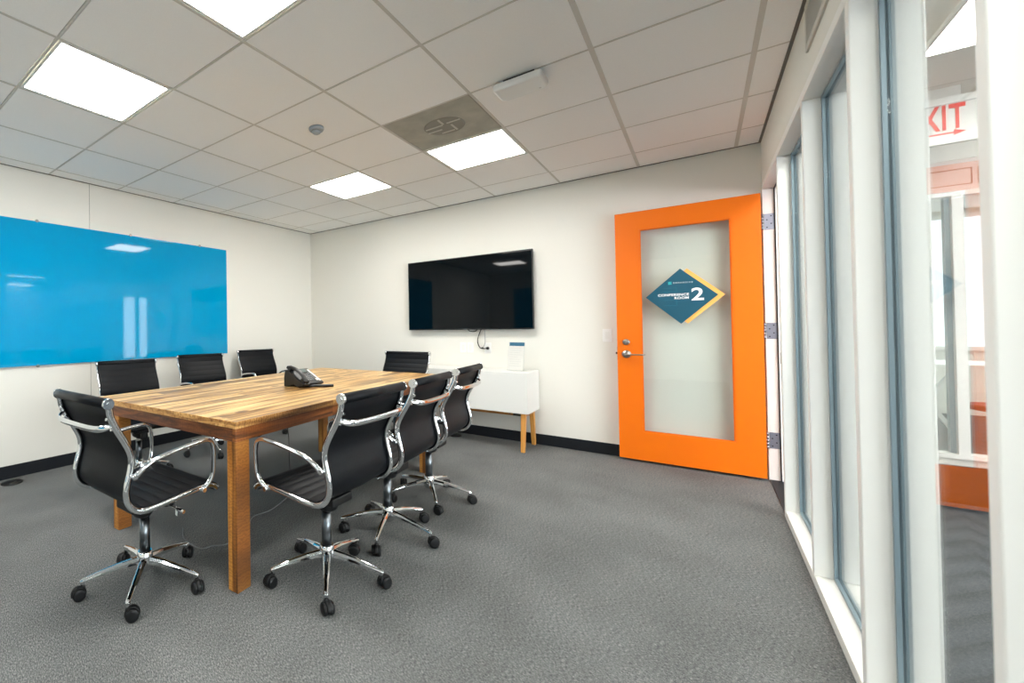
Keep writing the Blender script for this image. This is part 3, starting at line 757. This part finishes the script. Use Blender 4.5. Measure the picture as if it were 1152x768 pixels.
    # castor, stem at origin, wheel trailing along +X
    bm = new()
    for s in (-1, 1):
        lathe(bm, [(0.012, s * 0.024), (0.022, s * 0.025), (0.0265, s * 0.021), (0.0275, s * 0.014), (0.0265, s * 0.006), (0.012, s * 0.005)][::s], (0.017, 0, 0.0275), n=24, axis='Y')
    # hood
    hp = []
    for k in range(13):
        a = math.radians(-10 + 200 * k / 12); hp.append(Vector((0.017 - 0.029 * math.cos(a) * 1.0, 0, 0.0275 + 0.030 * math.sin(a))))
    sweep(bm, hp, 0.024, 0.006, side=(0, 1, 0), n=8)
    cyl(bm, (0, 0, 0.045), (0, 0, 0.064), 0.0075, n=12); cyl(bm, (0, 0, 0.040), (0, 0, 0.056), 0.012, 0.010, n=16)
    keep('castor', bm, 'castor')
chair_meshes()

def put(name, me, parent, loc=(0, 0, 0), rz=0.0, bevel=0.0):
    o = bpy.data.objects.new(name, me); COL.objects.link(o); o.parent = parent; o.location = loc; o.rotation_euler = (0, 0, rz)
    if bevel:
        md = o.modifiers.new('bevel', 'BEVEL'); md.width = bevel; md.segments = 2; md.limit_method = 'ANGLE'; md.angle_limit = math.radians(35)
    return o

LOWER = ('column_sleeve', 'hub')
def chair(x, y, th, base, label, lift=0.0, swv=None):
    """th: heading of the seat (0 faces +Y); base: heading of the first star leg in degrees"""
    th = math.radians(th)
    t = thing('office_chair', label, 'office chair', (x, y, 0), th, 'black ribbed office chairs around the table')
    rnd = random.Random(int(x * 1000) ^ int(y * 777))
    for n, lst in CH.items():
        if n in ('base_leg', 'castor'): continue
        for me, bv in lst:
            dz = 0 if n in LOWER else lift
            put(n, me, t, (0, 0, dz), 0, bv)
    for k in range(5):
        a = math.radians(base + 72 * k) - th
        me, bv = CH['base_leg'][0]; lg = put('base_leg', me, t, (0, 0, 0), a, bv)
        sw_ = swv[k] if swv else rnd.uniform(-2.6, 2.6)
        me, bv = CH['castor'][0]; put('castor', me, lg, (0.262, 0, 0), sw_, bv)
    return t
G = {}
G[1] = chair(0.866, -0.338, 1.5, -115, 'black ribbed office chair at the near end of the table, back to the camera', swv=(0.3, 1.8, -0.8, 0.5, 2.2))
chair(1.475, 0.262, 90, -124, 'nearest of the three black office chairs along the right side of the table', swv=(0.6, 0.4, 0.9, 2.1, -1.2))
chair(1.455, 0.846, 93, -72, 'middle of the three black office chairs along the right side of the table', swv=(0.2, 0.8, -0.5, 0.5, 2.2))
G[4] = chair(1.40, 1.48, 94, -127, 'farthest of the three black office chairs on the right side, before the cabinet', lift=0.0, swv=(0.6, 1.0, 0.5, 0.3, -0.7))
chair(-0.55, 0.37, -99, 20, 'nearest of the three black office chairs along the blue board side', lift=0.013)
chair(-0.75, 1.235, -102, 50, 'middle of the three black office chairs along the blue board side', lift=0.013)
chair(-0.95, 2.17, -102, 5, 'farthest of the three black office chairs along the blue board side', lift=0.013)
chair(0.565, 2.46, 183, 33, 'black office chair at the far end of the table below the television', lift=0.008)

# hang tag on the lever of the near chair
bm = new(); sweep(bm, spline([(0.62, -0.02, 0.385), (0.618, -0.02, 0.30), (0.62, -0.02, 0.20)], 4), 0.003, 0.003, n=6)
tg = tag(obj('hang_tag', bm, 'cable'), 'small white paper tag hanging on a string under the near chair', 'tag')
bm = new(); prism(bm, [(0.612, 0.155), (0.630, 0.150), (0.634, 0.195), (0.622, 0.205), (0.614, 0.196)], 'Y', -0.0205, -0.0195); obj('paper', bm, 'tag', tg)
# thin cable lying on the carpet under the table
bm = new(); sweep(bm, spline([(0.50, 0.10, 0.004), (0.62, 0.03, 0.004), (0.78, 0.023, 0.004), (0.81, 0.09, 0.004), (0.853, 0.155, 0.004), (0.82, 0.32, 0.004), (0.70, 0.474, 0.004), (0.706, 0.628, 0.004), (0.633, 0.86, 0.004), (0.55, 1.0, 0.004)], 8), 0.006, 0.006, n=8)
tag(obj('floor_cable', bm, 'cable'), 'thin pale cable winding over the carpet under the table', 'cable')
bm = new(); sweep(bm, spline([(0.45, 0.97, 0.735), (0.44, 1.0, 0.60), (0.46, 1.05, 0.40), (0.50, 1.02, 0.15), (0.54, 1.0, 0.008)], 8), 0.006, 0.006, n=8)
tag(obj('hanging_cable', bm, 'black_cable'), 'thin black cable hanging from under the table to the floor', 'cable')

# floor boxes
def floor_cover(x, y, r, label, bright=True):
    t = thing('floor_outlet_cover', label, 'floor outlet', (x, y, 0), 0, 'round black floor outlets')
    bm = new(); lathe(bm, [(r, 0.0), (r, 0.004), (r - 0.008, 0.007), (r - 0.02, 0.007)], n=36); obj('ring', bm, 'plastic', t)
    if bright:
        bm = new(); box(bm, -0.008, 0.008, -0.03, 0.03, 0.007, 0.010); obj('latch', bm, 'steel', t, rot=(0, 0, 0.6), loc=(0.03, 0.0, 0))
floor_cover(-1.252, -0.325, 0.075, 'round black floor outlet cover beside the left baseboard')
floor_cover(0.80, 3.30, 0.07, 'round black floor outlet cover on the carpet by the cabinet', False)

# ------------------------------------------------------------------ desk phone on the table
ph = thing('desk_phone', 'black desk phone with handset and keypad on the wooden table', 'telephone', (0.555, 0.915, TZ), math.radians(-4))
# local: +X towards the user, handset on the -Y side
bm = new(); prism(bm, [(0.0, 0.0), (0.05, 0.0), (0.10, 0.020), (0.16, 0.0), (0.205, 0.018), (0.205, 0.030), (0.035, 0.118), (0.012, 0.112), (0.0, 0.060)], 'Y', 0.0, 0.205); obj('body', bm, 'phone', ph, bevel=0.004)
e1, e2 = Vector((0.035, 0, 0.118)), Vector((0.205, 0, 0.030))
u = (e2 - e1).normalized(); nn = Vector((-u.z, 0, u.x)); nn = nn if nn.z > 0 else -nn
def on_face(bm, s, y, ds, dy, h, h0=0.0):
    c = e1 + u * s + nn * (h0 + h / 2) + Vector((0, y, 0))
    Mx = Matrix.Translation(c) @ Matrix(((u.x, 0, nn.x, 0), (0, 1, 0, 0), (u.z, 0, nn.z, 0), (0, 0, 0, 1)))
    xbox(bm, Mx, ds, dy, h)
bm = new(); on_face(bm, 0.032, 0.120, 0.040, 0.075, 0.003); obj('display', bm, 'phone_lcd', ph)
for r in range(4):
    for c in range(3):
        bm = new(); on_face(bm, 0.085 + r * 0.022, 0.085 + c * 0.022, 0.012, 0.016, 0.004); obj('key', bm, 'phone_key', ph, bevel=0.001)
for r in range(3):
    bm = new(); on_face(bm, 0.070 + r * 0.03, 0.155, 0.018, 0.014, 0.004); obj('function_key', bm, 'phone_key', ph, bevel=0.001)
bm = new(); on_face(bm, 0.098, 0.186, 0.150, 0.016, 0.003); obj('label_strip', bm, 'phone_white', ph)
bm = new(); on_face(bm, 0.155, 0.165, 0.022, 0.020, 0.004); obj('navigation_key', bm, 'phone_white', ph, bevel=0.001)
hs = [e1 + u * s + nn * h + Vector((0, 0.032, 0)) for s, h in ((-0.018, 0.014), (0.01, 0.024), (0.05, 0.034), (0.10, 0.036), (0.15, 0.028), (0.185, 0.014))]
bm = new(); sweep(bm, spline(hs, 6), 0.042, 0.020, side=(0, 1, 0), n=14)
for s in (0.0, 0.168): on_face(bm, s, 0.032, 0.046, 0.046, 0.020, 0.002)
obj('handset', bm, 'phone', ph, bevel=0.003)
bm = new(); sweep(bm, spline([(0.10, 0.02, 0.012), (0.17, 0.07, 0.010), (0.24, 0.14, 0.009), (0.30, 0.205, 0.009)], 6), 0.042, 0.020, side=(-0.7, 0.7, 0), n=12); obj('foot_support', bm, 'phone', ph)

# ------------------------------------------------------------------ open office beyond the glazing
bm = new(); box(bm, CX1, CX2 + 0.1, YN - 0.1, 8.3, H, H + 0.1)
for k in range(1, 12):
    pass
obj('ceiling', bm, 'wall', kind='structure')
bm = new(); box(bm, CX2, CX2 + 0.1, YN - 0.1, 8.3, 0, H); obj('wall_office_side', bm, 'wall', kind='structure')
bm = new(); box(bm, CX1, CX2, YN - 0.1, YN, 0, H); obj('wall_office_rear', bm, 'wall', kind='structure')
bm = new(); box(bm, CX1, CX2, 8.2, 8.3, 0, H); obj('wall_office_far', bm, 'wall', kind='structure')
bm = new(); box(bm, CX1 - 0.02, CX1, YB + 0.1, 8.3, 0, H); obj('wall_office_left', bm, 'wall', kind='structure')
# end partition with a laminate base, header and glazing
bm = new()
box(bm, CX1, CX2, YE, YE + 0.09, 0, 0.245); obj('baseboard_office', bm, 'redwood', kind='structure', bevel=0.003)
bm = new(); box(bm, CX1, CX2, YE + 0.01, YE + 0.08, 0.245, 0.288); obj('trim_30', bm, 'grid', kind='structure')
bm = new(); box(bm, CX1, CX2, YE - 0.004, YE + 0.09, 0.288, 0.318); box(bm, CX1, CX2, YE - 0.004, YE + 0.09, 1.985, 2.015)
obj('trim_31', bm, 'mullion', kind='structure', bevel=0.002)
bm = new(); box(bm, CX1, CX2, YE, YE + 0.09, 2.015, 2.215); obj('wall_office_header', bm, 'pink', kind='structure')
bm = new()
for x in [3.52 + 0.62 * k for k in range(9)]:
    for q in ((x, x + 0.60, 2.05, 2.054), (x, x + 0.60, 2.150, 2.154), (x, x + 0.004, 2.054, 2.15), (x + 0.596, x + 0.6, 2.054, 2.15)):
        box(bm, q[0], q[1], YE - 0.003, YE, q[2], q[3])
obj('trim_32', bm, 'pink_dark', kind='structure')
bm = new(); box(bm, CX1, CX2, YE - 0.01, YE + 0.09, 2.215, H); obj('wall_office_bulkhead', bm, 'wall', kind='structure')
xs = [3.40, 4.040, 4.95, 5.86, 6.77, 7.68, 8.59]
for k, x in enumerate(xs):
    bm = new(); box(bm, x, x + 0.045, YE - 0.004, YE + 0.09, 0.318, 1.985); obj('trim_%d' % (33 + k), bm, 'mullion', kind='structure', bevel=0.002)
    bm = new(); box(bm, x - 0.022, x, YE + 0.03, YE + 0.075, 0.318, 1.985); obj('trim_%d' % (43 + k), bm, 'gasket', kind='structure')
    if k + 1 < len(xs):
        w = structure('window_%d' % (10 + k), 'glazed panel of the partition across the open office')
        bm = new(); box(bm, x + 0.045, xs[k + 1] - 0.022, YE + 0.045, YE + 0.051, 0.318, 1.985); obj('glass_pane', bm, 'glass', w)
# unseen glowing panes added along the office's far side to brighten the ceiling
M['daylight_soft'] = mat('daylit_blind', (236, 242, 250), 0.6, emit=(238, 244, 255), es=1.3)
M['daylight'] = mat('added_daylight_pane', (240, 246, 255), 0.5, emit=(240, 243, 252), es=1.0)
for k in (0, 1, 2, 3, 4, 9, 10):
    ya = YN + 0.25 + 1.05 * k
    w = structure('window_%d' % (20 + k))
    bm = new(); box(bm, CX2 - 0.02, CX2 - 0.01, ya, ya + 0.95, 0.25, 2.35); obj('glass_pane', bm, 'daylight', w)
    bm = new()
    for q in ((ya - .04, ya, .2, 2.4), (ya + .95, ya + .99, .2, 2.4), (ya, ya + .95, .2, .25), (ya, ya + .95, 2.35, 2.4)): box(bm, CX2 - 0.05, CX2, q[0], q[1], q[2], q[3])
    obj('window_frame', bm, 'mullion', w)
for k in range(3):
    xa = 3.5 + 1.5 * k
    w = structure('window_%d' % (40 + k), 'bright window on the end wall of the room beyond the corridor')
    bm = new(); box(bm, xa, xa + 1.42, 8.18, 8.19, 0.85, 2.45); obj('glass_pane', bm, 'daylight_soft', w)
    bm = new()
    for q in ((xa - .04, xa, .8, 2.5), (xa + 1.42, xa + 1.46, .8, 2.5), (xa, xa + 1.42, .8, .85), (xa, xa + 1.42, 2.45, 2.5)): box(bm, q[0], q[1], 8.15, 8.2, q[2], q[3])
    obj('window_frame', bm, 'mullion', w)
# exit sign
ex = thing('exit_sign', 'white exit sign with red letters and arrow hanging in the corridor', 'exit sign', (3.875, 3.10, H))
bm = new(); box(bm, -0.155, 0.155, 0.0, 0.035, -0.335, -0.058); obj('housing', bm, 'exit_face', ex, bevel=0.004)
bm = new(); box(bm, -0.10, 0.10, 0.005, 0.03, -0.058, 0.0); obj('canopy', bm, 'grid', ex)
text_mesh('lettering', 'EXIT', 0.205, 'exit_red', ex, (-0.098, -0.001, -0.250), RX, bold=0.004, sx=0.455, spacing=1.12)
bm = new(); box(bm, -0.10, 0.075, -0.002, 0.0, -0.279, -0.270); prism(bm, [(0.070, -0.291), (0.112, -0.2745), (0.070, -0.258)], 'Y', -0.002, 0.0); obj('arrow', bm, 'exit_red', ex)
# corridor lights
troffer(3.985, 1.86, 0.61, 1.22, 'long bright light panel in the corridor ceiling beside the exit sign', 'corridor ceiling lights')
troffer(8.83, 2.55, 0.6, 0.6, 'light panel far off, reflected in the blue glass board', 'corridor ceiling lights')
for (x, y) in ((3.985, -1.2), (6.4, 1.86), (6.4, -1.2), (5.2, 5.6)):  # out of view, added for the light they give
    troffer(x, y, 0.61, 1.22, 'unseen light panel added to light the open office', 'corridor ceiling lights')
# room beyond: white table, and a chair coloured with the orange door's reflection
mt = thing('meeting_table', 'white table on crossed legs seen through the corridor glazing', 'table', (4.95, 6.3, 0))
bm = new(); box(bm, -0.75, 0.75, -0.4, 0.4, 0.725, 0.755); obj('tabletop', bm, 'white_lacquer', mt, bevel=0.004)
for x in (-0.42, 0.42):
    for s in (-1, 1):
        bm = new(); bar(bm, (x - s * 0.2, 0.02 * s, 0.725), (x + s * 0.2, 0.02 * s, 0.0), 0.035, 0.05, up=(0, 1, 0)); obj('leg', bm, 'white_plastic', mt, bevel=0.003)
rc = thing('visitor_chair', 'chair behind the corridor glazing, painted with the red of the door reflection', 'chair', (4.74, 5.15, 0), math.radians(20))
bm = new(); prism(bm, [(-0.24, 0.42), (0.24, 0.43), (0.25, 0.47), (-0.24, 0.48)], 'X', -0.24, 0.24); obj('seat', bm, 'reflected_door_red', rc, bevel=0.015)
bm = new(); prism(bm, [(-0.25, 0.46), (-0.21, 0.46), (-0.26, 0.86), (-0.29, 0.86)], 'X', -0.23, 0.23); obj('backrest', bm, 'reflected_door_red', rc, bevel=0.015)
for sx in (-1, 1):
    for sy in (-1, 1):
        bm = new(); cyl(bm, (sx * 0.20, sy * 0.19, 0.43), (sx * 0.23, sy * 0.23, 0.0), 0.013, 0.011, n=12); obj('leg', bm, 'reflected_door_red', rc)

# ------------------------------------------------------------------ light levels, world, camera
M['light'].node_tree.nodes['Principled BSDF'].inputs['Emission Strength'].default_value = 28.0
M['daylight'].node_tree.nodes['Principled BSDF'].inputs['Emission Strength'].default_value = 15.0
wd = bpy.data.worlds.new('world'); S.world = wd; wd.use_nodes = True
wd.node_tree.nodes['Background'].inputs[0].default_value = (0.6, 0.75, 1, 1); wd.node_tree.nodes['Background'].inputs[1].default_value = 0.3

cam = bpy.data.cameras.new('camera'); co = bpy.data.objects.new('camera', cam); COL.objects.link(co); S.camera = co
yaw, pit, rol = 0.732, 0.011, -0.014
f = Vector((-math.sin(yaw) * math.cos(pit), math.cos(yaw) * math.cos(pit), math.sin(pit)))
rt = Vector((math.cos(yaw), math.sin(yaw), 0)); up = rt.cross(f)
r2 = rt * math.cos(rol) + up * math.sin(rol); u2 = -rt * math.sin(rol) + up * math.cos(rol)
co.matrix_world = Matrix(((r2.x, u2.x, -f.x, 2.825), (r2.y, u2.y, -f.y, -1.378), (r2.z, u2.z, -f.z, 1.187), (0, 0, 0, 1)))
cam.sensor_width = 36; cam.lens = 497.33 / 1152 * 36
cam.shift_x = (576 - 342.53) / 1152; cam.shift_y = (363.84 - 384) / 1152
cam.clip_start = 0.02; cam.clip_end = 60
cam.dof.use_dof = True; cam.dof.focus_distance = 2.8; cam.dof.aperture_fstop = 2.4

S.view_settings.view_transform = 'Standard'; S.view_settings.look = 'None'; S.view_settings.exposure = -0.03; S.view_settings.gamma = 1.0
S.view_settings.use_curve_mapping = False
S.cycles.max_bounces = 16; S.cycles.diffuse_bounces = 10; S.cycles.glossy_bounces = 6; S.cycles.transparent_max_bounces = 16
S.cycles.use_denoising = True; S.cycles.sample_clamp_indirect = 6.0
S.cycles.caustics_reflective = False; S.cycles.caustics_refractive = False
